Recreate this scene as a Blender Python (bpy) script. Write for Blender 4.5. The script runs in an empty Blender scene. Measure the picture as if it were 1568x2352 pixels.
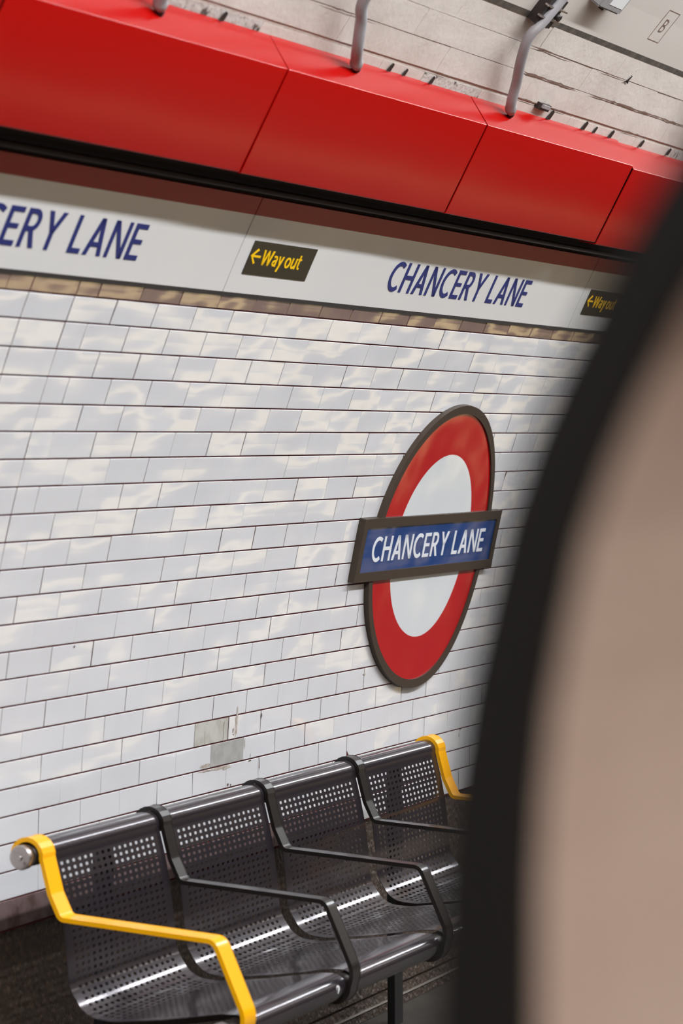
import bpy, bmesh, math, random
from mathutils import Vector, Matrix
random.seed(7)
C = bpy.context.scene.collection

# ------------------------------------------------------------------ camera, world, lamps, exposure
R = 3.9726            # inner radius of the tiled station tunnel
PHI = 0.2215
CH = 0.0762           # height of one tile course
ZC = 0.79             # tunnel centre above the platform
cam_d = bpy.data.cameras.new('camera')
cam = bpy.data.objects.new('camera', cam_d); C.objects.link(cam)
right = Vector((0.41753981, -0.90864139, -0.00559702))
down = Vector((-0.02480825, -0.00524213, -0.99967848))
fwd = Vector((0.90831991, 0.41754442, -0.0247306))
m = Matrix((right, -down, -fwd)).transposed().to_4x4()
m.translation = Vector((-6.20130, 0.03038, 1.20255 + ZC))
cam.matrix_world = m
cam_d.sensor_fit = 'VERTICAL'; cam_d.sensor_height = 36.0
cam_d.lens = 6297.18 / 2352 * 36.0
cam_d.clip_start = 0.05
cam_d.dof.use_dof = True; cam_d.dof.focus_distance = 9.1; cam_d.dof.aperture_fstop = 3.6
bpy.context.scene.camera = cam

w = bpy.data.worlds.new('tunnel_air'); bpy.context.scene.world = w; w.use_nodes = True
w.node_tree.nodes['Background'].inputs[0].default_value = (1.0, 0.93, 0.88, 1)
w.node_tree.nodes['Background'].inputs[1].default_value = 0.06
vs = bpy.context.scene.view_settings
vs.view_transform = 'Standard'; vs.look = 'None'; vs.gamma = 1.0; vs.exposure = 0.0; vs.use_curve_mapping = False

LAMPS = [-9.6 + 2.4 * i for i in range(11)]
LY, LZ = 0.62, 3.72          # main lamp row over the platform edge
for i, x in enumerate(LAMPS):
    for (y, z, pw, sx, sy, col) in ((LY, LZ, 96.0, 2.2, 0.12, (0.93, 0.965, 1.0)), (-1.7, 3.3, 48.0, 2.2, 0.12, (1.0, 0.95, 0.90))):  # second, warmer row is added out of view to light the door's inner face
        ld = bpy.data.lights.new('tube_light', 'AREA'); ld.shape = 'RECTANGLE'; ld.size = sx; ld.size_y = sy
        ld.energy = pw; ld.color = col
        lo = bpy.data.objects.new('tube_light', ld); C.objects.link(lo)
        lo.location = (x, y, z + ZC - 0.045)
        lo.rotation_euler = ((0.5 if y > 0 else -0.35), 0, 0)

# ------------------------------------------------------------------ materials
def mat(name, col, rough=0.5, metal=0.0, spec=0.5, coat=0.0, bump=None, var=None, coat_rough=0.05, stretch=None):
    """bump = list of (scale, distance); var = (colour2, scale, lo, hi) noise mottling"""
    mt = bpy.data.materials.new(name); mt.use_nodes = True
    nt = mt.node_tree; b = nt.nodes['Principled BSDF']
    b.inputs['Base Color'].default_value = (*col, 1)
    b.inputs['Roughness'].default_value = rough
    b.inputs['Metallic'].default_value = metal
    b.inputs['Specular IOR Level'].default_value = spec
    b.inputs['Coat Weight'].default_value = coat
    b.inputs['Coat Roughness'].default_value = coat_rough
    tc = nt.nodes.new('ShaderNodeTexCoord')
    if var:
        n = nt.nodes.new('ShaderNodeTexNoise'); n.inputs['Scale'].default_value = var[1]; n.inputs['Detail'].default_value = 6
        nt.links.new(tc.outputs['Object'], n.inputs['Vector'])
        cr = nt.nodes.new('ShaderNodeValToRGB')
        cr.color_ramp.elements[0].position = var[2]; cr.color_ramp.elements[0].color = (*col, 1)
        cr.color_ramp.elements[1].position = var[3]; cr.color_ramp.elements[1].color = (*var[0], 1)
        nt.links.new(n.outputs['Fac'], cr.inputs['Fac']); nt.links.new(cr.outputs['Color'], b.inputs['Base Color'])
    prev = None
    for (sc, dist) in (bump or []):
        n = nt.nodes.new('ShaderNodeTexNoise'); n.inputs['Scale'].default_value = sc; n.inputs['Detail'].default_value = 0.4 if stretch else 1.5
        src = tc.outputs['Object']
        if stretch:
            mp = nt.nodes.new('ShaderNodeMapping'); mp.inputs['Scale'].default_value = stretch
            nt.links.new(src, mp.inputs['Vector']); src = mp.outputs['Vector']
        nt.links.new(src, n.inputs['Vector'])
        bn = nt.nodes.new('ShaderNodeBump'); bn.inputs['Strength'].default_value = 1.0; bn.inputs['Distance'].default_value = dist
        nt.links.new(n.outputs['Fac'], bn.inputs['Height'])
        if prev: nt.links.new(prev.outputs['Normal'], bn.inputs['Normal'])
        prev = bn
    if prev:
        nt.links.new(prev.outputs['Normal'], b.inputs['Normal'])
        nt.links.new(prev.outputs['Normal'], b.inputs['Coat Normal'])
    return mt

M = {}
M['tile'] = mat('glazed_white_tile', (0.69, 0.685, 0.705), 0.07, spec=0.95, stretch=(0.55, 1, 1), bump=[(9, 0.0034)], var=((0.66, 0.655, 0.675), 3.0, 0.4, 0.6))
M['tile_edge'] = mat('tile_edge_glaze', (0.70, 0.69, 0.70), 0.5, spec=0.3)
M['tile_grey'] = mat('worn_grey_tile', (0.50, 0.49, 0.45), 0.45, var=((0.42, 0.40, 0.36), 20, 0.45, 0.6))
M['tile_grey2'] = mat('worn_grey_tile_dark', (0.40, 0.39, 0.37), 0.45, var=((0.34, 0.33, 0.31), 25, 0.4, 0.6))
M['tile_brown'] = mat('glazed_brown_tile', (0.21, 0.130, 0.112), 0.08, spec=1.0, coat=0.7, stretch=(0.55, 1, 1), bump=[(9, 0.0034)], var=((0.23, 0.145, 0.115), 12, 0.4, 0.6))
M['tile_plum'] = mat('glazed_plum_tile', (0.16, 0.11, 0.105), 0.25, bump=[(9, 0.003)], var=((0.09, 0.055, 0.05), 14, 0.45, 0.65))
M['grout'] = mat('dark_red_grout', (0.080, 0.018, 0.018), 0.95, spec=0.1)
M['stain'] = mat('brown_stain', (0.36, 0.30, 0.25), 0.7, var=((0.48, 0.43, 0.38), 60, 0.4, 0.6))
M['stain_dark'] = mat('dark_chip', (0.12, 0.08, 0.07), 0.8)
M['dark_gap'] = mat('dark_recess', (0.022, 0.016, 0.013), 0.7)
M['lower'] = mat('dark_brown_base', (0.045, 0.028, 0.018), 0.55, bump=[(45, 0.012)], var=((0.12, 0.07, 0.045), 55, 0.5, 0.75))
M['enamel'] = mat('white_enamel', (0.63, 0.625, 0.625), 0.14, spec=0.5, bump=[(2.2, 0.004)])
M['red_band'] = mat('dark_red_enamel', (0.33, 0.004, 0.003), 0.22, spec=0.2, bump=[(2.2, 0.003)])
M['red'] = mat('red_duct_paint', (0.38, 0.002, 0.001), 0.19, spec=0.22, bump=[(1.3, 0.006)])
M['blue_ink'] = mat('blue_lettering', (0.003, 0.014, 0.14), 0.2, spec=0.3)
M['black_vinyl'] = mat('black_vinyl', (0.010, 0.008, 0.005), 0.18, spec=0.35, bump=[(3, 0.003)])
M['yellow_ink'] = mat('yellow_lettering', (0.92, 0.54, 0.004), 0.5, spec=0.2)
M['frame'] = mat('bronze_brown_frame', (0.050, 0.034, 0.023), 0.5, spec=0.3)
M['ring'] = mat('red_vitreous_enamel', (0.42, 0.0008, 0.004), 0.07, spec=0.34, bump=[(2.5, 0.005)])
M['disc'] = mat('white_vitreous_enamel', (0.64, 0.66, 0.68), 0.07, spec=0.6, bump=[(2.5, 0.005)])
M['blue'] = mat('blue_vitreous_enamel', (0.001, 0.036, 0.17), 0.10, spec=0.32, bump=[(4, 0.006)])
M['white_ink'] = mat('white_lettering', (0.72, 0.74, 0.78), 0.3)
M['lining'] = mat('cream_painted_masonry', (0.61, 0.55, 0.50), 0.62, bump=[(9, 0.004), (60, 0.0012)], var=((0.51, 0.445, 0.395), 3.0, 0.45, 0.72))
M['lining_mortar'] = mat('cream_painted_mortar', (0.50, 0.44, 0.39), 0.7, bump=[(40, 0.004)])
M['crack'] = mat('brown_crack', (0.15, 0.085, 0.06), 0.9)
M['dirt'] = mat('grimy_mortar', (0.46, 0.43, 0.40), 0.9, bump=[(60, 0.004)], var=((0.07, 0.055, 0.045), 26, 0.58, 0.66))
M['joint'] = mat('dark_ceiling_joint', (0.045, 0.033, 0.023), 0.9, var=((0.09, 0.07, 0.05), 18, 0.45, 0.65))  # dark brown with random mottling, for the strip along the ceiling joint
M['ceiling'] = mat('cream_ceiling_panel', (0.58, 0.53, 0.485), 0.5, bump=[(3, 0.004)])
M['outline'] = mat('brown_pencil_line', (0.16, 0.10, 0.08), 0.8)
M['conduit'] = mat('grey_flexible_conduit', (0.33, 0.32, 0.335), 0.45, var=((0.27, 0.24, 0.24), 9, 0.4, 0.7))
M['black'] = mat('black_rubber_grommet', (0.012, 0.011, 0.011), 0.6)
M['black_iron'] = mat('blackened_iron', (0.03, 0.022, 0.02), 0.4, metal=0.4)
M['steel'] = mat('brushed_steel', (0.50, 0.45, 0.43), 0.32, metal=1.0)
M['seat'] = mat('charcoal_metallic_paint', (0.052, 0.041, 0.047), 0.17, metal=0.6, spec=0.6, var=((0.046, 0.038, 0.045), 4, 0.4, 0.6))
M['arm'] = mat('black_metallic_paint', (0.014, 0.011, 0.010), 0.28, metal=0.2)
M['yellow'] = mat('yellow_gloss_paint', (0.92, 0.43, 0.0), 0.25, spec=0.35)
M['floor'] = mat('platform_floor', (0.055, 0.046, 0.036), 0.6, var=((0.038, 0.032, 0.025), 9, 0.4, 0.65))
M['floor_yellow'] = mat('yellow_platform_line', (0.94, 0.73, 0.36), 0.5)
M['floor_pale'] = mat('pale_edge_paving', (0.72, 0.68, 0.60), 0.5)
M['rubber'] = mat('black_door_rubber', (0.010, 0.008, 0.007), 0.8, spec=0.2)
M['door'] = mat('beige_door_panel', (0.84, 0.66, 0.56), 0.6, var=((0.76, 0.58, 0.49), 5, 0.42, 0.62))
M['strip'] = mat('bright_metal_strip', (0.62, 0.57, 0.52), 0.3, metal=0.8)
M['housing'] = mat('white_lamp_housing', (0.6, 0.6, 0.6), 0.5)
M['grey_box'] = mat('grey_plastic_box', (0.27, 0.26, 0.26), 0.5)
M['label_white'] = mat('white_label', (0.7, 0.7, 0.7), 0.5)

# ------------------------------------------------------------------ helpers
def obj(name, bm, mats, parent=None, smooth=False, rem=0.0):
    if rem: bmesh.ops.remove_doubles(bm, verts=bm.verts, dist=rem)
    me = bpy.data.meshes.new(name); bm.to_mesh(me); bm.free()
    for mt in (mats if isinstance(mats, (list, tuple)) else [mats]): me.materials.append(M[mt])
    if smooth: me.polygons.foreach_set('use_smooth', [True] * len(me.polygons))
    o = bpy.data.objects.new(name, me); C.objects.link(o)
    if parent is not None: o.parent = parent
    return o
def tag(o, label=None, cat=None, group=None, kind=None):
    if label: o['label'] = label
    if cat: o['category'] = cat
    if group: o['group'] = group
    if kind: o['kind'] = kind
    return o
def thing(name, label, cat, loc=(0, 0, 0), group=None):
    o = bpy.data.objects.new(name, None); C.objects.link(o); o.location = loc; o.empty_display_size = 0.1
    return tag(o, label, cat, group)
def under(o, parent):                      # keep world coordinates baked in the mesh
    o.parent = parent
    o.matrix_parent_inverse = Matrix.Translation(-Vector(parent.location))
    return o
def ang(k): return PHI - (k - 10.0) * CH / R
def P(x, k, d=0.0):                        # a point on the tunnel wall: x along it, k tile courses down, d proud of it
    a = ang(k); return Vector((x, (R - d) * math.cos(a), (R - d) * math.sin(a) + ZC))
def box(bm, x0, x1, y0, y1, z0, z1, mi=0):
    v = [bm.verts.new((x, y, z)) for x in (x0, x1) for y in (y0, y1) for z in (z0, z1)]
    for f in ((0, 1, 3, 2), (4, 6, 7, 5), (0, 4, 5, 1), (2, 3, 7, 6), (0, 2, 6, 4), (1, 5, 7, 3)):
        bm.faces.new([v[i] for i in f]).material_index = mi
def arcslab(bm, x0, x1, k0, k1, d0, d1, n=8, mi=0):
    """a curved slab of the wall between two courses, closed"""
    rows = []
    for i in range(n + 1):
        k = k0 + (k1 - k0) * i / n
        rows.append([bm.verts.new(P(x, k, d)) for x, d in ((x0, d0), (x1, d0), (x1, d1), (x0, d1))])
    for a, b in zip(rows, rows[1:]):
        for j in range(4):
            f = bm.faces.new((a[j], a[(j + 1) % 4], b[(j + 1) % 4], b[j])); f.material_index = mi
    bm.faces.new(rows[0][::-1]).material_index = mi; bm.faces.new(rows[-1]).material_index = mi
def tube(bm, pts, r, seg=12, cap=True, mi=0):
    pts = [Vector(p) for p in pts]; rings = []
    n = len(pts); up = None
    rad = r if isinstance(r, (list, tuple)) else [r] * n
    for i, p in enumerate(pts):
        t = (pts[min(i + 1, n - 1)] - pts[max(i - 1, 0)]).normalized()
        if up is None: up = t.orthogonal().normalized()
        up = (up - t * up.dot(t)).normalized(); s = t.cross(up)
        rings.append([bm.verts.new(p + (up * math.cos(2 * math.pi * j / seg) + s * math.sin(2 * math.pi * j / seg)) * rad[i]) for j in range(seg)])
    for a, b in zip(rings, rings[1:]):
        for j in range(seg):
            f = bm.faces.new((a[j], a[(j + 1) % seg], b[(j + 1) % seg], b[j])); f.smooth = True; f.material_index = mi
    if cap: bm.faces.new(rings[0][::-1]).material_index = mi; bm.faces.new(rings[-1]).material_index = mi
def fillet(pts, r, n=6):
    """round the corners of a 2-D polyline; r may be a list"""
    out = [Vector(pts[0])]
    for i in range(1, len(pts) - 1):
        a, p, b = Vector(pts[i - 1]), Vector(pts[i]), Vector(pts[i + 1])
        rr = r[i - 1] if isinstance(r, (list, tuple)) else r
        u, v = (a - p), (b - p); lu, lv = u.length, v.length; u.normalize(); v.normalize()
        half = math.acos(max(-1, min(1, u.dot(v)))) / 2
        if rr <= 0 or half > 1.55: out.append(p); continue
        t = min(rr / math.tan(half), lu * 0.49, lv * 0.49); rr2 = t * math.tan(half)
        c = p + (u + v).normalized() * (rr2 / math.sin(half))
        s, e = p + u * t - c, p + v * t - c
        a0 = math.atan2(s.y, s.x); da = math.atan2(e.y, e.x) - a0
        while da > math.pi: da -= 2 * math.pi
        while da < -math.pi: da += 2 * math.pi
        for j in range(n + 1):
            q = a0 + da * j / n; out.append(c + Vector((math.cos(q), math.sin(q))) * rr2)
    out.append(Vector(pts[-1])); return out
def strap(bm, prof, x0, x1, th):
    """flat bar of width x1-x0 following a (y,z) profile, thickness th to the left of travel"""
    n = len(prof); rows = []
    for i, p in enumerate(prof):
        t = (Vector(prof[min(i + 1, n - 1)]) - Vector(prof[max(i - 1, 0)])).normalized(); nn = Vector((-t.y, t.x))
        q = Vector(p) + nn * th
        b = 0.0012
        rows.append([bm.verts.new(v) for v in ((x0 + b, p[0], p[1] + ZC), (x1 - b, p[0], p[1] + ZC),
            (x1, p[0] + nn.x * b, p[1] + nn.y * b + ZC), (x1, q.x - nn.x * b, q.y - nn.y * b + ZC),
            (x1 - b, q.x, q.y + ZC), (x0 + b, q.x, q.y + ZC),
            (x0, q.x - nn.x * b, q.y - nn.y * b + ZC), (x0, p[0] + nn.x * b, p[1] + nn.y * b + ZC))])
    for a, b_ in zip(rows, rows[1:]):
        for j in range(8): bm.faces.new((a[j], a[(j + 1) % 8], b_[(j + 1) % 8], b_[j]))
    bm.faces.new(rows[0][::-1]); bm.faces.new(rows[-1])

# ---- lettering drawn as strokes and polygons, cap height 1
def rect(x0, y0, x1, y1): return [(x0, y0), (x1, y0), (x1, y1), (x0, y1)]
def ribbon(pts, wd):
    pts = [Vector(p) for p in pts]; n = len(pts); L, Rr = [], []
    for i, p in enumerate(pts):
        t = (pts[min(i + 1, n - 1)] - pts[max(i - 1, 0)]).normalized(); nn = Vector((-t.y, t.x)) * wd / 2
        L.append(tuple(p + nn)); Rr.append(tuple(p - nn))
    return [[L[i], Rr[i], Rr[i + 1], L[i + 1]] for i in range(n - 1)]
def arc(cx, cy, rx, ry, a0, a1, n=20): return [(cx + rx * math.cos(math.radians(a0 + (a1 - a0) * i / n)), cy + ry * math.sin(math.radians(a0 + (a1 - a0) * i / n))) for i in range(n + 1)]
S = 0.15
G = {
 'C': (ribbon(arc(.46, .5, .385, .435, 52, 308, 28), S), .74),
 'H': ([rect(0, 0, S, 1), rect(.56, 0, .56 + S, 1), rect(S, .44, .56, .58)], .71),
 'A': ([[(0, 0), (.165, 0), (.46, 1), (.30, 1)], [(.76, 0), (.595, 0), (.30, 1), (.46, 1)], rect(.18, .23, .58, .36)], .76),
 'N': ([rect(0, 0, .14, 1), rect(.60, 0, .74, 1), [(0, 1), (.17, 1), (.74, 0), (.57, 0)]], .74),
 'E': ([rect(0, 0, S, 1), rect(S, .86, .54, 1), rect(S, .44, .50, .57), rect(S, 0, .55, .14)], .55),
 'R': ([rect(0, 0, S, 1)] + ribbon([(S, .93)] + arc(.30, .705, .215, .225, 90, -90, 14) + [(S, .48)], .14) + [[(.24, .46), (.41, .46), (.64, 0), (.46, 0)]], .64),
 'Y': ([[(0, 1), (.17, 1), (.435, .44), (.285, .44)], [(.72, 1), (.55, 1), (.285, .44), (.435, .44)], rect(.285, 0, .435, .45)], .72),
 'L': ([rect(0, 0, S, 1), rect(S, 0, .50, .14)], .50),
 'B': ([rect(0, 0, .11, 1)] + ribbon([(.1, .95)] + arc(.32, .745, .18, .205, 90, -90, 12) + [(.1, .54)], .10) + ribbon([(.1, .50)] + arc(.34, .27, .22, .22, 90, -90, 12) + [(.1, .05)], .10), .6),
 'W': ([[(0, 1), (.16, 1), (.36, 0), (.22, 0)], [(.50, 1), (.60, 1), (.36, 0), (.22, 0)], [(.50, 1), (.60, 1), (.88, 0), (.74, 0)], [(1.10, 1), (.94, 1), (.74, 0), (.88, 0)]], 1.10),
 'a': (ribbon([(.07, .60), (.17, .665), (.30, .655), (.385, .56), (.385, 0)], .13) + ribbon([(.385, .40), (.20, .37), (.085, .27), (.075, .14), (.17, .06), (.29, .09), (.385, .2)], .12), .45),
 'y': ([[(0, .72), (.15, .72), (.345, .13), (.23, .08)], [(.56, .72), (.42, .72), (.12, -.30), (.27, -.30)]], .56),
 'o': (ribbon(arc(.29, .36, .225, .30, 0, 360, 24), .13), .58),
 'u': (ribbon([(.07, .72), (.07, .22), (.12, .09), (.23, .055), (.34, .10), (.41, .2)], .13) + [rect(.40, 0, .53, .72)], .53),
 't': (ribbon([(.15, .95), (.15, .2), (.2, .08), (.36, .06)], .13) + [rect(0, .60, .36, .72)], .38),
}
def layout(text, space=.42, gap=.13):
    polys = []; x = 0
    for ch in text:
        if ch == ' ': x += space - gap; continue
        g, adv = G[ch]; polys += [[(px + x, py) for px, py in q] for q in g]; x += adv + gap
    return polys, x - gap
def wall_text(name, polys, width, x0, x1, kbase, kcap, d, mt, parent, th=0.0015):
    """polygons laid along the wall; baseline at kbase, cap line at kcap"""
    bm = bmesh.new(); sx = (x1 - x0) / width
    for q in polys:
        a = sum(q[i][0] * q[(i + 1) % len(q)][1] - q[(i + 1) % len(q)][0] * q[i][1] for i in range(len(q)))
        if abs(a) < 1e-9: continue
        if a < 0: q = q[::-1]
        bm.faces.new([bm.verts.new((px * sx, py, 0)) for px, py in q])
    for i in range(1, 8):
        bmesh.ops.bisect_plane(bm, geom=bm.verts[:] + bm.edges[:] + bm.faces[:], plane_co=(0, i / 8, 0), plane_no=(0, 1, 0))
    ret = bmesh.ops.extrude_face_region(bm, geom=bm.faces[:])
    for g in ret['geom']:
        if isinstance(g, bmesh.types.BMVert): g.co.z = th
    for v in bm.verts:
        v.co = P(x0 + v.co.x, kbase + (kcap - kbase) * v.co.y, d + v.co.z)
    return under(obj(name, bm, mt), parent)

def wall_words(text, width_text, x0, x1, kbase, kcap, d, mt, parent, space, gap, label=None, th=0.0015):
    """each word of a line is one lettering part"""
    full, wf = layout(text, space, gap); sx = (x1 - x0) / wf; pos = 0.0
    for wd_ in text.split(' '):
        pl, wl = layout(wd_, space, gap)
        o = wall_text('lettering', pl, wl, x0 + pos * sx, x0 + (pos + wl) * sx, kbase, kcap, d, mt, parent, th)
        if label: o['label'] = label
        pos += wl + space

# ------------------------------------------------------------------ the setting
# tiled wall ---------------------------------------------------------------
W = 0.2286
bm = bmesh.new()
XA, XB = -3.0, 10.0
arcslab(bm, XA, XB, -0.9, 23.12, -0.02, -0.0022, 48, mi=1)     # grout bed
special = {(18, 5.5): 2, (19, 6.0): 3}
def tile(bm, x0, x1, k0, k1, mi, bev=0.0011, dip=0.0014):
    tx = random.gauss(0, 0.006); ty = random.gauss(0, 0.008)
    kb = bev / CH; outer = []; inner = []
    for (x, k) in ((x0, k0), (x1, k0), (x1, k1), (x0, k1)): outer.append(bm.verts.new(P(x, k, -dip)))
    xm, km = (x0 + x1) / 2, (k0 + k1) / 2
    nx, nk = 3, 3; grid = []
    for j in range(nk):
        row = []
        for i in range(nx):
            x = x0 + bev + (x1 - x0 - 2 * bev) * i / (nx - 1); k = k0 + kb + (k1 - k0 - 2 * kb) * j / (nk - 1)
            d = (x - xm) * tx + (k - km) * CH * ty
            row.append(bm.verts.new(P(x, k, d)))
        grid.append(row)
    fs = []; ei = 8
    for j in range(nk - 1):
        for i in range(nx - 1): fs.append(bm.faces.new((grid[j][i], grid[j][i + 1], grid[j + 1][i + 1], grid[j + 1][i])))
    g = grid
    fs.append(bm.faces.new([outer[0], outer[1]] + [g[0][i] for i in range(nx - 1, -1, -1)]))
    fs.append(bm.faces.new([outer[1], outer[2]] + [g[j][nx - 1] for j in range(nk - 1, -1, -1)]))
    fs.append(bm.faces.new([outer[2], outer[3]] + [g[nk - 1][i] for i in range(nx)]))
    fs.append(bm.faces.new([outer[3], outer[0]] + [g[j][0] for j in range(nk)]))
    for f in fs: f.material_index = mi
    if mi == 0:
        for f in fs[-4:]: f.material_index = ei
for r in range(0, 24):                                # r = course whose lower edge is k = r
    k0, k1 = r - 1.0, float(r)
    if r == 0: k0, k1 = -0.62, 0.045
    if r == 1: k0 = 0.045
    if r == 23: k1 = 23.08
    half = (r % 2 == 0)
    starts = []
    n = 0.5 if half else 0.0
    while n * W < XB: starts.append(n); n += 1
    spans = [(a, a + 1) for a in starts]
    if half: spans.append((0, 0.5))
    spans.append((-1, 0))
    if half: spans.append((-1.5, -1)); a = -2.5
    else: a = -2
    while a * W > XA: spans.append((a, a + 1)); a -= 1
    for (a, b) in spans:
        mi = 0
        if r == 0: mi = 4
        if r == 23 and a < 11: mi = 5
        mi = special.get((r, a), mi)
        ga = random.choice((0.0008, 0.0018, 0.0027, 0.0034)) if a not in (0, -1) else 0.0030
        gb = random.choice((0.0006, 0.0012, 0.0018))
        gk = 0.029
        tile(bm, a * W + ga, b * W - gb, k0 + gk, k1 - gk, mi)
# stains and chips lying on the glaze
def blot(x, k, wx, hk, mi, n=14, jit=.35, tall=None):
    vs_ = []
    for i in range(n):
        a = 2 * math.pi * i / n; q = 1 + random.uniform(-jit, jit)
        vs_.append(bm.verts.new(P(x + wx * q * math.cos(a), k + hk * q * math.sin(a), 0.0010)))
    bm.faces.new(vs_[::-1]).material_index = mi
x65 = 6.5 * W
blot(x65 + .055, 17.30, .006, .50, 6); blot(x65 + .048, 17.62, .006, .32, 6); blot(x65 + .052, 16.85, .003, .28, 6); blot(x65 + .052, 17.2, .009, .16, 6)
blot(x65 + .032, 17.62, .004, .10, 7); blot(x65 + .034, 17.8, .0035, .05, 7)
blot(6 * W - .030, 18.86, .028, .10, 6); blot(6 * W - .055, 18.84, .012, .07, 6)
blot(6 * W - .03, 19.06, .045, .045, 6, jit=.5); blot(6 * W + .06, 19.08, .07, .045, 6, jit=.5); blot(6 * W + .11, 19.14, .03, .05, 6, jit=.5)
blot(7 * W + .006, 18.3, .003, .25, 6); blot(7 * W + .05, 18.85, .0015, .10, 7); blot(7.5 * W + .002, 17.25, .004, .12, 7)
blot(7.5 * W + .004, 19.3, .0025, .30, 7); blot(7.2 * W, 19.07, .01, .03, 7); blot(6.5 * W + .01, 19.85, .006, .06, 7)
blot(6.5 * W + .03, 19.9, .004, .06, 7); blot(5.8 * W, 17.7, .002, .25, 6); blot(6.36 * W, 17.5, .0025, .40, 6)
blot(2.0 * W + .005, 13.12, .004, .05, 7); blot(13.5 * W, 18.96, .003, .05, 7); blot(11.0 * W, 16.3, .010, .04, 6); blot(15.05 * W, 20.05, .006, .04, 7); blot(15 * W, 20.3, .003, .10, 7)
wall = obj('wall_left', bm, ['tile', 'grout', 'tile_grey', 'tile_grey2', 'tile_brown', 'tile_plum', 'stain', 'stain_dark', 'tile_edge'])
tag(wall, kind='structure')

# dark recess between name frieze and duct, and the trim under the frieze
bm = bmesh.new(); arcslab(bm, XA, XB, -10.2, -4.40, -0.10, -0.012, 14); arcslab(bm, XA, XB, -4.40, -0.4, -0.10, -0.022, 8)
tag(obj('wall_left_recess', bm, 'dark_gap'), kind='structure')
bm = bmesh.new(); arcslab(bm, XA, XB, -0.665, -0.50, -0.02, 0.003, 1)
tag(obj('trim_1', bm, 'dark_gap'), kind='structure')
bm = bmesh.new(); tube(bm, [P(XA, -4.86, .02), P(XB, -4.86, .02)], 0.009, 8)
tag(obj('trim_2', bm, 'black_iron'), kind='structure')
# lower wall, groove and metal strip
bm = bmesh.new()
arcslab(bm, XA, XB, 23.12, 31.00, -0.05, -0.012, 16); arcslab(bm, XA, XB, 31.00, 31.09, -0.05, -0.022, 1, mi=1); arcslab(bm, XA, XB, 31.09, 31.95, -0.05, -0.006, 3)
tag(obj('baseboard_left', bm, ['lower', 'dark_gap']), kind='structure')
bm = bmesh.new(); arcslab(bm, XA, XB, 31.48, 31.56, -0.008, 0.0, 1)
tag(obj('trim_3', bm, 'strip'), kind='structure')

# floor
bm = bmesh.new()
for (y0, y1, mi) in ((0.90, 3.92, 0), (0.74, 0.90, 1), (0.60, 0.74, 0)):
    box(bm, -12, 16, y0, y1, -0.2, 0.0, mi)
tag(obj('floor', bm, ['floor', 'floor_yellow', 'floor_pale']), kind='structure')
bm = bmesh.new(); box(bm, -12, 16, -3.9, 0.50, -0.2, 0.0)
tag(obj('floor_train', bm, 'lower'), kind='structure')

# masonry lining above the duct
bm = bmesh.new()
arcslab(bm, XA, 14, -10.3, -14.44, -0.03, -0.0030, 8, mi=1)
rowsk = [(-9.95, -10.84, .40, -.15), (-10.84, -10.99, .0, .0), (-10.99, -12.13, .72, .17), (-12.13, -13.30, .72, .52), (-13.30, -14.40, .72, .02)]
for ri, (ka, kb, bw, off) in enumerate(rowsk):
    if bw == 0: continue
    x = XA + off
    while x < 13:
        x2 = x + bw * random.uniform(.97, 1.03)
        if ri == 0: x2 = x + random.uniform(.3, .9)
        d = random.uniform(-.001, .0015)
        # irregular block face: a grid with slightly wandering edges
        n = 6; nk = 4; g = []
        gap = .0012
        for j in range(nk + 1):
            row = []
            for i in range(n + 1):
                t = i / n; kk = ka + (kb - ka) * j / nk
                if j == 0: kk -= .006 + random.uniform(0, .012)
                if j == nk: kk += .006 + random.uniform(0, .012)
                row.append(bm.verts.new(P(x + gap + (x2 - x - 2 * gap) * t, kk, d - .0012 * (j / nk) + random.uniform(-.0003, .0003))))
            g.append(row)
        mi = 2 if ri == 0 and random.random() < .45 else 0
        for j in range(nk):
            for i in range(n): f = bm.faces.new((g[j][i], g[j + 1][i], g[j + 1][i + 1], g[j][i + 1])); f.material_index = mi; f.smooth = True
        rim = [g[0][i] for i in range(n + 1)] + [g[j][n] for j in range(1, nk + 1)] + [g[nk][i] for i in range(n - 1, -1, -1)] + [g[j][0] for j in range(nk - 1, 0, -1)]
        rad_ = []; rim = [bm.verts.new(v.co) for v in rim]
        for v in rim:
            c = Vector((0, v.co.y, v.co.z - ZC)); c.normalize(); rad_.append(bm.verts.new(v.co + c * .010))
        for i in range(len(rim)):
            f = bm.faces.new((rim[i], rim[(i + 1) % len(rim)], rad_[(i + 1) % len(rim)], rad_[i])); f.material_index = mi
        x = x2
def crack(x0, x1, k, wk, mi=3):
    n = max(4, int((x1 - x0) / .03)); a = []; b = []
    for i in range(n + 1):
        x = x0 + (x1 - x0) * i / n; e = min(1, i / 3, (n - i) / 3); kk = k + random.uniform(-.025, .025); h_ = wk * e * random.uniform(.5, 1.2) + .002
        a.append(bm.verts.new(P(x, kk - h_, .0032))); b.append(bm.verts.new(P(x, kk + h_, .0032)))
    for i in range(n): bm.faces.new((a[i], b[i], b[i + 1], a[i + 1])).material_index = mi
crack(1.95, 2.36, -13.30, .03); crack(2.02, 2.56, -12.13, .045); crack(2.68, 4.1, -12.13, .04); crack(2.1, 2.35, -10.99, .04); crack(2.4, 2.62, -10.99, .04); crack(3.1, 3.45, -10.99, .03)
crack(2.60, 2.95, -13.30, .02); crack(1.33, 1.6, -10.99, .02); crack(.5, .9, -12.13, .02)
tag(obj('ceiling_masonry', bm, ['lining', 'lining_mortar', 'dirt', 'crack'], smooth=False), kind='structure')
bm = bmesh.new(); arcslab(bm, XA, 14, -14.38, -14.64, -0.05, 0.0006, 1)
tag(obj('trim_4', bm, 'joint'), kind='structure')
bm = bmesh.new()
arcslab(bm, -12, 16, -14.64, -126.0, -0.06, 0.0, 60)
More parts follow.
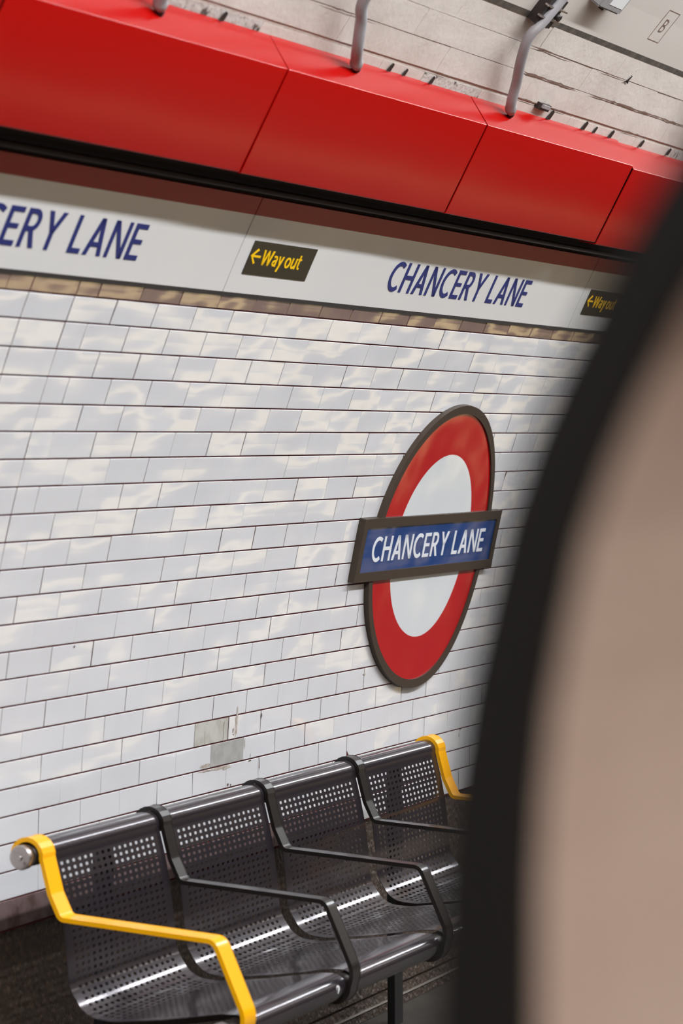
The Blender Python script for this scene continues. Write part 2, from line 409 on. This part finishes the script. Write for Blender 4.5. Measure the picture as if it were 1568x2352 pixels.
tag(obj('ceiling', bm, 'ceiling', smooth=False), kind='structure')

# ------------------------------------------------------------------ station name frieze panels
seams = [-2.085, 0.795, 3.675, 6.555]
lab = ['white enamel frieze panel at far left, name partly cut off by the picture edge',
       'white enamel frieze panel in the middle, complete blue station name above the roundel',
       'white enamel frieze panel at right, mostly hidden behind the black door edge']
for i in range(3):
    a, b = seams[i] + .0025, seams[i + 1] - .0025
    t = thing('name_frieze_panel', lab[i], 'sign panel', (a, P(a, -1)[1], P(a, -0.66)[2]), 'enamel frieze panels')
    bm = bmesh.new(); arcslab(bm, a, b, -0.665, -3.79, -0.020, 0.001, 10); under(obj('panel', bm, 'enamel'), t)
    bm = bmesh.new(); arcslab(bm, a, b, -3.792, -4.50, -0.020, 0.001, 4)
    tag(under(obj('red_band', bm, 'red_band'), t), 'dark red band along the top of the panel')
    x0 = a - .0025 + 1.086
    wall_words('CHANCERY LANE', 0, x0, x0 + 1.235, -1.45, -2.815, 0.001, 'blue_ink', t, .50, .15, 'blue capital letters')

# way out signs
ap = [rect(.14, .43, .88, .57)] + ribbon([(.50, .98), (.07, .50), (.50, .02)], .15)
for i, (x0, lb) in enumerate(((.865, 'black way out sign with yellow arrow beside the middle station name'),
                              (3.747, 'black way out sign cut off by the dark door edge at right'))):
    t = thing('way_out_sign', lb, 'sign', P(x0, -1.446, .001), 'way out signs')
    bm = bmesh.new(); arcslab(bm, x0, x0 + .42, -1.446, -2.815, 0.0005, 0.003, 4); under(obj('sign_plate', bm, 'black_vinyl'), t)
    tag(wall_text('arrow', ap, 0.95, x0 + .008, x0 + .074, -1.90, -2.50, 0.003, 'yellow_ink', t), 'yellow arrow pointing left')
    wall_words('Way out', 0, x0 + .080, x0 + .343, -1.88, -2.50, 0.003, 'yellow_ink', t, .24, .09, 'yellow word')

# ------------------------------------------------------------------ red duct covers
dseam = [-2.46, -1.045, 0.359, 1.778, 3.191, 4.605, 6.02]
doff = [0.0, 0.0, 0.003, 0.005, 0.0, 0.0]
ga_ = [.004, .006, .0015, .004, .018]; gb_ = [.006, .0015, .004, .006, .004]; dz_ = [0, 0, 0, 0, -.011]
dlab = ['red metal duct cover, only a sliver at the top left corner', 'red metal duct cover at left, below the leftmost conduit tip',
        'red metal duct cover in the middle, second conduit dropping onto it', 'red metal duct cover below the thickest bent conduit, standing slightly proud',
        'red metal duct cover at right, running behind the black door edge', None]
for i in range(5):
    a, b = dseam[i] + ga_[i], dseam[i + 1] - gb_[i]
    o_ = doff[i]
    core = [(3.252, 2.296), (3.194 - o_, 2.195 - o_ * .3), (3.340 - o_, 1.930 - o_), (3.405 - o_, 1.945 - o_)]
    core = [(y_, z_ + dz_[i]) for y_, z_ in core]
    prof = fillet(core, [.0045, .004], 4)
    bm = bmesh.new(); n = len(prof); th = .003
    inn = []
    for j, p in enumerate(prof):
        t_ = (prof[min(j + 1, n - 1)] - prof[max(j - 1, 0)]).normalized(); inn.append(p + Vector((-t_.y, t_.x)) * th)
    poly = prof + inn[::-1]
    va = [bm.verts.new((a, p.x, p.y + ZC)) for p in poly]; vb = [bm.verts.new((b, p.x, p.y + ZC)) for p in poly]
    for j in range(len(poly)): bm.faces.new((va[j], va[(j + 1) % len(poly)], vb[(j + 1) % len(poly)], vb[j]))
    for j in range(n - 1):                                     # sheet end faces
        k2 = len(poly) - 1 - j
        bm.faces.new((va[j], va[k2], va[k2 - 1], va[j + 1])); bm.faces.new((vb[j], vb[j + 1], vb[k2 - 1], vb[k2]))
    bmesh.ops.recalc_face_normals(bm, faces=bm.faces)
    o = obj('duct_cover', bm, 'red', smooth=True)
    md = o.modifiers.new('crisp', 'EDGE_SPLIT'); md.split_angle = math.radians(40)
    tag(o, dlab[i], 'duct cover', 'red duct covers')
# dark carrier behind the covers (seen through the joints)
bm = bmesh.new(); cc = [(3.262, 2.285), (3.210, 2.190), (3.350, 1.945), (3.44, 1.962), (3.5, 2.0)]
va = [bm.verts.new((XA, y, z + ZC)) for y, z in cc]; vb = [bm.verts.new((8.0, y, z + ZC)) for y, z in cc]
for j in range(4): bm.faces.new((va[j], va[j + 1], vb[j + 1], vb[j]))
tag(obj('trim_5', bm, 'dark_gap'), kind='structure')

# fixing tabs along the duct's top edge
for (x, s) in ((0.067, .8), (1.131, .8), (1.24, .6), (1.442, .7), (2.457, 1.2), (2.799, 1.1), (2.913, .7), (3.081, 1.0), (3.42, .9), (3.743, .9)):
    bm = bmesh.new(); k = -10.62
    pts = [(x - .012 * s, k + .15), (x + .014 * s, k + .15), (x + .016 * s, k - .20 * s), (x + .004 * s, k - .26 * s)]
    lo_ = [bm.verts.new(P(px, pk, .002)) for px, pk in pts]; hi = [bm.verts.new(P(px, pk, .006)) for px, pk in pts]
    bm.faces.new(lo_[::-1]); bm.faces.new(hi)
    for j in range(4): bm.faces.new((lo_[j], lo_[(j + 1) % 4], hi[(j + 1) % 4], hi[j]))
    tag(obj('fixing_tab', bm, 'black_iron'), 'small dark fixing tab poking up along the top edge of the red duct covers', 'fixing tab', 'fixing tabs above the red duct')
# conduit tubes
def spline(pts, n=8):
    pts = [Vector(p) for p in pts]; out = []
    q = [pts[0] * 2 - pts[1]] + pts + [pts[-1] * 2 - pts[-2]]
    for i in range(1, len(q) - 2):
        for j in range(n):
            t = j / n; a, b, c, d = q[i - 1:i + 3]
            out.append(.5 * ((2 * b) + (c - a) * t + (2 * a - 5 * b + 4 * c - d) * t * t + (3 * b - a - 3 * c + d) * t ** 3))
    out.append(pts[-1]); return out
def z(p): return (p[0], p[1], p[2] + ZC)
cond = [
 ([(-.40, 3.08, 2.45), (-.37, 3.13, 2.37), (-.335, 3.195, 2.292), (-.305, 3.218, 2.262)], 'grey conduit at top left, only its tip in the picture'),
 ([(.57, 2.93, 2.62), (.61, 2.99, 2.53), (.645, 3.10, 2.415), (.70, 3.135, 2.365), (.745, 3.165, 2.31), (.80, 3.195, 2.282), (.845, 3.215, 2.262)], 'grey conduit dropping onto the middle red duct cover'),
 ([(1.87, 2.88, 2.69), (1.852, 2.965, 2.585), (1.83, 3.025, 2.51), (1.815, 3.065, 2.465), (1.865, 3.11, 2.405), (1.94, 3.155, 2.345), (1.985, 3.19, 2.29), (2.035, 3.212, 2.262)], 'thick bent grey conduit crossing the dark ceiling joint at upper right')]
for pts, lb in cond:
    t = thing('conduit', lb, 'conduit', z(pts[-1]), 'grey conduits')
    sp = spline([z(p) for p in pts]); n = len(sp)
    bm = bmesh.new(); tube(bm, sp, [.0168] * (n - 6) + [.018, .0195, .0195, .018, .016, .013], 14); under(obj('flexible_pipe', bm, 'conduit'), t)
    e = sp[-1]; bm = bmesh.new(); dr = (sp[-1] - sp[-3]).normalized()
    tube(bm, [e - dr * .004, e + dr * .012, e + dr * .03], [.0125, .012, .004], 10); under(obj('end_grommet', bm, 'black'), t)
# clamp where the conduit crosses the ceiling joint
t = thing('cable_clamp', 'black iron cable clamp beside the bent conduit at the top of the picture', 'clamp', P(1.86, -14.7, 0))
bm = bmesh.new(); arcslab(bm, 1.80, 1.925, -14.35, -15.7, -.02, .035, 3); under(obj('clamp_body', bm, 'black_iron'), t)
bm = bmesh.new(); arcslab(bm, 1.785, 1.95, -14.72, -14.80, .03, .045, 1); arcslab(bm, 1.785, 1.95, -15.25, -15.32, .03, .045, 1); under(obj('strap', bm, 'steel'), t)
for bx_, bk0 in ((1.85, -14.55), (1.90, -14.98)):
    bm = bmesh.new(); tube(bm, [P(bx_, bk0, .03), P(bx_, bk0, .055)], .012, 8); under(obj('bolt', bm, 'black_iron'), t)
# small bracket stuck on the masonry
t = thing('wall_bracket', 'small dark metal bracket on the cream masonry right of the bent conduit', 'bracket', P(2.35, -10.9, 0))
bm = bmesh.new(); arcslab(bm, 2.30, 2.405, -10.80, -11.10, -.005, .012, 1); under(obj('bracket_box', bm, 'black_iron'), t)
bm = bmesh.new(); arcslab(bm, 2.322, 2.385, -10.93, -11.08, .012, .020, 1); under(obj('bracket_cap', bm, 'grey_box'), t)
# rust hook on the ceiling
bm = bmesh.new()
vs_ = [bm.verts.new(P(x, k, .004)) for x, k in ((2.872, -13.15), (2.90, -13.30), (2.915, -13.55), (2.90, -13.62), (2.925, -13.58), (2.918, -13.32), (2.93, -13.16), (2.90, -13.22))]
bm.faces.new(vs_); bmesh.ops.solidify(bm, geom=bm.faces[:], thickness=.006)
tag(obj('rusty_hook', bm, 'black_iron'), 'tiny rusty hook stub sticking out of the cream ceiling blocks', 'hook')
# access plate with B
t = thing('access_plate', 'cream rectangular ceiling plate outlined in brown and marked B', 'access plate', P(2.878, -15.46, 0))
bm = bmesh.new(); arcslab(bm, 2.822, 2.934, -15.46, -17.04, -.01, .0006, 3); under(obj('plate', bm, 'ceiling'), t)
bm = bmesh.new()
for (xa, xb, ka, kb) in ((2.820, 2.8235, -15.45, -17.05), (2.933, 2.9365, -15.45, -17.05), (2.82, 2.9365, -15.43, -15.47), (2.82, 2.9365, -17.03, -17.07)): arcslab(bm, xa, xb, ka, kb, -.005, .0012, 2)
under(obj('outline', bm, 'outline'), t)
wall_text('lettering', G['B'][0], .6, 2.857, 2.897, -15.93, -16.62, .0006, 'outline', t, .0008)
# grey box at the top edge
t = thing('ceiling_box', 'grey plastic box with a white label cut off by the top edge', 'box', P(2.25, -16.0, 0))
bm = bmesh.new(); arcslab(bm, 2.14, 2.335, -16.05, -18.6, -.01, .045, 3)
bmesh.ops.bevel(bm, geom=[e for e in bm.edges if e.calc_length() > .15 or abs(e.verts[0].co.x - e.verts[1].co.x) < .001], offset=.006, segments=2, affect='EDGES')
under(obj('casing', bm, 'grey_box'), t)
bm = bmesh.new(); arcslab(bm, 2.20, 2.32, -16.35, -17.3, .0445, .0462, 2); under(obj('label_plate', bm, 'label_white'), t)
bm = bmesh.new(); tube(bm, [P(2.20, -15.95, .03), P(2.20, -16.1, .03)], .009, 8); under(obj('bolt', bm, 'black_iron'), t)

# ------------------------------------------------------------------ roundel sign
rx, rk = 2.925, 10.45
t = thing('station_roundel', 'red ring and blue bar station sign with white station name on the tiled wall', 'sign', P(rx, rk, 0))
def ringmesh(bm, r0, r1, d0, d1, n=128):
    """closed annulus (or disc when r0 is 0) wrapped on the wall"""
    def q(r, a, d): return P(rx + r * math.cos(a), rk - r * math.sin(a) / CH, d)
    radii = [r0 + (r1 - r0) * i / 4 for i in range(5)] if r0 else [r1 * i / 8 for i in range(1, 9)]
    rings = [[bm.verts.new(q(r, 2 * math.pi * j / n, d1)) for j in range(n)] for r in radii]
    if not r0:
        c = bm.verts.new(q(0, 0, d1))
        for j in range(n): bm.faces.new((c, rings[0][j], rings[0][(j + 1) % n]))
    for a, b in zip(rings, rings[1:]):
        for j in range(n): bm.faces.new((a[j], b[j], b[(j + 1) % n], a[(j + 1) % n]))
    ends = [(rings[-1], radii[-1])] + ([(rings[0], radii[0])] if r0 else [])
    for rr, rad_ in ends:
        bk = [bm.verts.new(q(rad_, 2 * math.pi * j / n, d0)) for j in range(n)]
        for j in range(n): bm.faces.new((rr[j], bk[j], bk[(j + 1) % n], rr[(j + 1) % n]))
    bmesh.ops.recalc_face_normals(bm, faces=bm.faces)
    for f in bm.faces: f.smooth = True
def crisp(o):
    md = o.modifiers.new('crisp', 'EDGE_SPLIT'); md.split_angle = math.radians(35); return o
bm = bmesh.new(); ringmesh(bm, .494, .525, -.002, .019); tag(crisp(under(obj('ring_frame', bm, 'frame'), t)), 'brown metal rim')
bm = bmesh.new(); ringmesh(bm, .338, .4945, 0, .013); tag(crisp(under(obj('ring', bm, 'ring'), t)), 'glossy red ring')
bm = bmesh.new(); ringmesh(bm, 0, .3385, 0, .0128); tag(crisp(under(obj('disc', bm, 'disc'), t)), 'white enamel disc')
bx, bk_, bl, bh = 2.905, 10.39, 1.268, .2235
def kb(v): return bk_ - v / CH
bm = bmesh.new()
x0, x1 = bx - bl / 2, bx + bl / 2; ix0, ix1 = bx - .600, bx + .600; iv = .079
arcslab(bm, x0, x1, kb(bh / 2), kb(iv), 0, .025, 3); arcslab(bm, x0, x1, kb(-iv), kb(-bh / 2), 0, .025, 3)
arcslab(bm, x0, ix0, kb(iv), kb(-iv), 0, .025, 4); arcslab(bm, ix1, x1, kb(iv), kb(-iv), 0, .025, 4)
tag(under(obj('bar_frame', bm, 'frame'), t), 'brown metal frame of the bar')
bm = bmesh.new(); arcslab(bm, ix0 - .001, ix1 + .001, kb(iv + .001), kb(-iv - .001), 0, .020, 6)
bar = under(obj('name_bar', bm, 'blue'), t); tag(bar, 'glossy blue bar')
wall_words('CHANCERY LANE', 0, bx - .520, bx + .512, kb(-.0445), kb(.0445), .020, 'white_ink', t, .50, .15, 'white capital letters')

# ------------------------------------------------------------------ bench
DV = [-0.097, 0.549, 1.208, 1.874, 2.547]
bench = thing('bench', 'four seat perforated charcoal metal bench with yellow end armrests by the tiled wall', 'bench', (1.22, 3.4, 0))
TY, TZ = 3.722, 0.143; FY, FZ = 3.152, -0.270
RP = .037
def arcp(cy, cz, r, a0, a1, n): return [(cy + r * math.cos(math.radians(a0 + (a1 - a0) * i / n)), cz + r * math.sin(math.radians(a0 + (a1 - a0) * i / n))) for i in range(n + 1)]
core = arcp(TY, TZ, RP, -20, 195, 14)
mid = fillet([core[-1], (3.668, .06), (3.652, -.02), (3.640, -.12), (3.634, -.20), (3.585, -.276), (3.50, -.281), (3.35, -.262), (3.19, -.2345), (3.152, -.233)], [.1, .2, .3, .08, .08, .2, .3, .05], 5)
lip = arcp(FY, FZ, RP, 90, 275, 12)
prof = core[:-1] + [tuple(p) for p in mid] + lip[1:] + [(3.21, -.306)]
# arc-length parametrisation
cum = [0.0]
for a, b in zip(prof, prof[1:]): cum.append(cum[-1] + math.hypot(b[0] - a[0], b[1] - a[1]))
def at_s(s):
    s = max(0, min(cum[-1], s))
    for i in range(len(cum) - 1):
        if s <= cum[i + 1] + 1e-12:
            t_ = (s - cum[i]) / max(1e-9, cum[i + 1] - cum[i]); a, b = prof[i], prof[i + 1]
            return (a[0] + (b[0] - a[0]) * t_, a[1] + (b[1] - a[1]) * t_)
    return prof[-1]
s_first = next(cum[i] + (cum[i + 1] - cum[i]) * (prof[i][1] - .112) / (prof[i][1] - prof[i + 1][1])
               for i in range(13, len(prof) - 1) if prof[i][1] >= .112 > prof[i + 1][1])
s_last = next(cum[i] for i in range(len(prof)) if prof[i][1] < -.2 and prof[i][0] < 3.21)
PX, PS = .0315, .0180
NC = 17; NR = int((s_last - s_first) / PS)
pw_ = .604                                           # pan width
def seat_mesh():
    bm = bmesh.new(); hw = pw_ / 2
    def V(x, s):
        y, z_ = at_s(s); return bm.verts.new((x, y, z_ + ZC))
    hx0 = -NC * PX / 2; s0 = s_first - PS / 2; s1 = s0 + NR * PS
    # plain areas
    def strip_(xs, ss):
        g = [[V(x, s) for x in xs] for s in ss]
        for j in range(len(ss) - 1):
            for i in range(len(xs) - 1): bm.faces.new((g[j][i], g[j + 1][i], g[j + 1][i + 1], g[j][i + 1]))
    xcols = [-hw] + [hx0 + PX * i / 2 for i in range(2 * NC + 1)] + [hw]
    # fine s samples including bends
    ss_top = [c for c in cum if c < s0 - 1e-4] + [s0]; ss_bot = [s1] + [c for c in cum if c > s1 + 1e-4]
    ss_mid = [s0 + PS * i / 2 for i in range(2 * NR + 1)]
    strip_(xcols, ss_top); strip_(xcols, ss_bot)
    strip_(xcols[:2], ss_mid); strip_(xcols[-2:], ss_mid)
    hr, hs = .0086, .0047
    for r_ in range(NR):
        for c_ in range(NC):
            cx, cs = hx0 + PX * (c_ + .5), s0 + PS * (r_ + .5); a, b = PX / 2, PS / 2
            outer = [(a, 0), (a, b), (0, b), (-a, b), (-a, 0), (-a, -b), (0, -b), (a, -b)]
            inner = [(hr, 0), (hr * .80, hs * .80), (0, hs), (-hr * .80, hs * .80), (-hr, 0), (-hr * .80, -hs * .80), (0, -hs), (hr * .80, -hs * .80)]
            o_ = [V(cx + u, cs + v) for u, v in outer]; i_ = [V(cx + u, cs + v) for u, v in inner]
            for j in range(8): bm.faces.new((o_[j], o_[(j + 1) % 8], i_[(j + 1) % 8], i_[j]))
    bmesh.ops.remove_doubles(bm, verts=bm.verts, dist=.0002)
    # round the free corners of the front lip and the rear edge a little by pulling the ends in
    bmesh.ops.recalc_face_normals(bm, faces=bm.faces)
    return bm
s0o = obj('seat', seat_mesh(), ['seat', 'black'], smooth=True)
md = s0o.modifiers.new('thickness', 'SOLIDIFY'); md.thickness = .0016; md.offset = -1; md.material_offset_rim = 1
md2 = s0o.modifiers.new('crisp', 'EDGE_SPLIT'); md2.split_angle = math.radians(35)
seats = [s0o] + [s0o.copy() for _ in range(3)]
seats[0].data.update()
for i, o in enumerate(seats):
    if i: C.objects.link(o)
    cx = (DV[i] + DV[i + 1]) / 2; L = DV[i + 1] - DV[i]
    o.location = (cx, 0, 0); o.scale = ((L - .056) / pw_, 1, 1); under(o, bench)

bm = bmesh.new(); cs = [(.47 + .009 * math.cos(a) + .003 * math.sin(2 * a), FZ + .004 + .012 * math.sin(a)) for a in [i * math.pi / 5 for i in range(10)]]
bm.faces.new([bm.verts.new((x, FY - RP - .0006 + (z_ - FZ) ** 2 * 12, z_ + ZC)) for x, z_ in cs])
tag(under(obj('paint_chip', bm, 'label_white'), bench), 'pale paint chip on the front edge')

def arm_profile():
    top = arcp(TY, TZ, .0385, -35, 190, 12)
    body = fillet([top[-1], (3.660, .045), (3.628, -.020), (3.184, -.046), (3.102, -.228), (FY - .0385, FZ)], [.05, .026, .026, .2], 6)
    low = arcp(FY, FZ, .0385, 180, 300, 8)
    return [tuple(p) for p in top[:-1]] + [tuple(p) for p in body] + low[1:]
ap_ = arm_profile()
for i, x in enumerate(DV):
    end = i in (0, 4)
    wd = .064 if end else .050
    bm = bmesh.new(); strap(bm, ap_, x - wd / 2, x + wd / 2, -.0095)
    bmesh.ops.recalc_face_normals(bm, faces=bm.faces)
    o = obj('armrest', bm, 'yellow' if end else 'arm', smooth=False); under(o, bench)
    tag(o, 'yellow painted end armrest' if end else 'dark divider armrest')
for nm, (cy, cz) in (('top_tube', (TY, TZ)), ('front_tube', (FY, FZ))):
    bm = bmesh.new(); tube(bm, [(DV[0] - .045, cy, cz + ZC), (DV[4] + .045, cy, cz + ZC)], .029, 24)
    tb = under(obj(nm, bm, 'black_iron'), bench)
    for sx in (-1, 1):
        xe = DV[0] - .045 if sx < 0 else DV[4] + .045
        bm = bmesh.new()
        tube(bm, [(xe - sx * .004, cy, cz + ZC), (xe + sx * .016, cy, cz + ZC), (xe + sx * .022, cy, cz + ZC), (xe + sx * .0235, cy, cz + ZC), (xe + sx * .0215, cy, cz + ZC)],
             [.0315, .0325, .0295, .016, .014], 28)
        tube(bm, [(xe + sx * .0215, cy, cz + ZC), (xe + sx * .0275, cy, cz + ZC)], [.009, .008], 6)
        bm.normal_update(); [setattr(f, 'smooth', False) for f in bm.faces if abs(f.normal.x) > .6]
        cp = obj('end_cap', bm, 'steel'); cp.parent = tb; cp['label'] = 'bright steel end cap'
for x in (.385, 2.395):                             # posts behind the backs
    bm = bmesh.new(); box(bm, x - .036, x + .036, 3.775, 3.803, 0.0, TZ + ZC + .01)
    box(bm, x - .025, x + .025, 3.745, 3.777, TZ + ZC - .03, TZ + ZC + .01)
    bmesh.ops.bevel(bm, geom=bm.edges[:], offset=.002, segments=1, affect='EDGES')
    under(obj('leg', bm, 'black'), bench)
    bm = bmesh.new()
    v = [bm.verts.new((x + sx * .02, y, z_ + ZC)) for sx in (-1, 1) for y, z_ in ((3.775, -.30), (3.18, -.285), (3.18, -.31), (3.775, -.42))]
    for f in ((0, 1, 2, 3), (7, 6, 5, 4), (0, 4, 5, 1), (1, 5, 6, 2), (2, 6, 7, 3), (3, 7, 4, 0)): bm.faces.new([v[i] for i in f])
    under(obj('cantilever_arm', bm, 'black_iron'), bench)

# ------------------------------------------------------------------ open train door in the foreground
X0 = -5.175
outer = [(.4545, -.79), (.4545, .85), (.4540, .9666), (.4525, .9937), (.4504, 1.0293), (.4464, 1.0649), (.4406, 1.1004), (.4319, 1.1358), (.4230, 1.1708), (.4120, 1.200),
         (.4010, 1.2240), (.3910, 1.2430), (.3790, 1.2655), (.3660, 1.287), (.3520, 1.3084), (.333, 1.335), (.30, 1.372), (.25, 1.415), (.17, 1.46)]
door = thing('train_door', 'open beige train door with black rubber edge, blurred in the right foreground', 'train door', (X0, .44, 0))
def door_slab(x0, x1, t0, t1):
    bm = bmesh.new(); n = len(outer); A = []
    for i, p in enumerate(outer):
        t_ = (Vector(outer[min(i + 1, n - 1)]) - Vector(outer[max(i - 1, 0)])).normalized(); nn = Vector((-t_.y, t_.x))
        b_ = t1 - .0095 * max(0, min(1, (p[1] - .95) / .2)); a = Vector(p) + nn * t0; b = Vector(p) + nn * b_
        A.append([bm.verts.new((x, q.x, q.y + ZC)) for x, q in ((x0, a), (x1, a), (x1, b), (x0, b))])
    for a, b in zip(A, A[1:]):
        for j in range(4): bm.faces.new((a[j], a[(j + 1) % 4], b[(j + 1) % 4], b[j]))
    bm.faces.new(A[0][::-1]); bm.faces.new(A[-1]); bmesh.ops.recalc_face_normals(bm, faces=bm.faces); return bm
tag(under(obj('rubber_edge', door_slab(X0, X0 + .022, -.0095, .0305), 'rubber'), door), 'black rubber edge')
tag(under(obj('panel', door_slab(X0 + .022, X0 + .95, .003, .0285), 'door'), door), 'beige inner panel')

# ------------------------------------------------------------------ lamp fittings over the platform (above the picture), plus the added track row
first = None
for j, (y, z_) in enumerate(((LY, LZ), (-1.7, 3.3))):
    for i, x in enumerate(LAMPS):
        if first is None:
            bm = bmesh.new(); box(bm, -1.15, 1.15, -.07, .07, 0, .06); box(bm, -.9, -.87, -.015, .015, .06, .24); box(bm, .87, .9, -.015, .015, .06, .24)
            first = o = obj('lamp_fitting', bm, 'housing')
        else:
            o = first.copy(); C.objects.link(o)
        o.location = (x, y, z_ + ZC - .04); o.rotation_euler = ((0.5 if y > 0 else -0.35), 0, 0)
        tag(o, 'white strip lamp fitting hung under the tunnel crown above the ' + ('platform edge' if j == 0 else 'track, added to light the door'), 'lamp', 'strip lamps above the ' + ('platform edge' if j == 0 else 'track, added to light the door'))
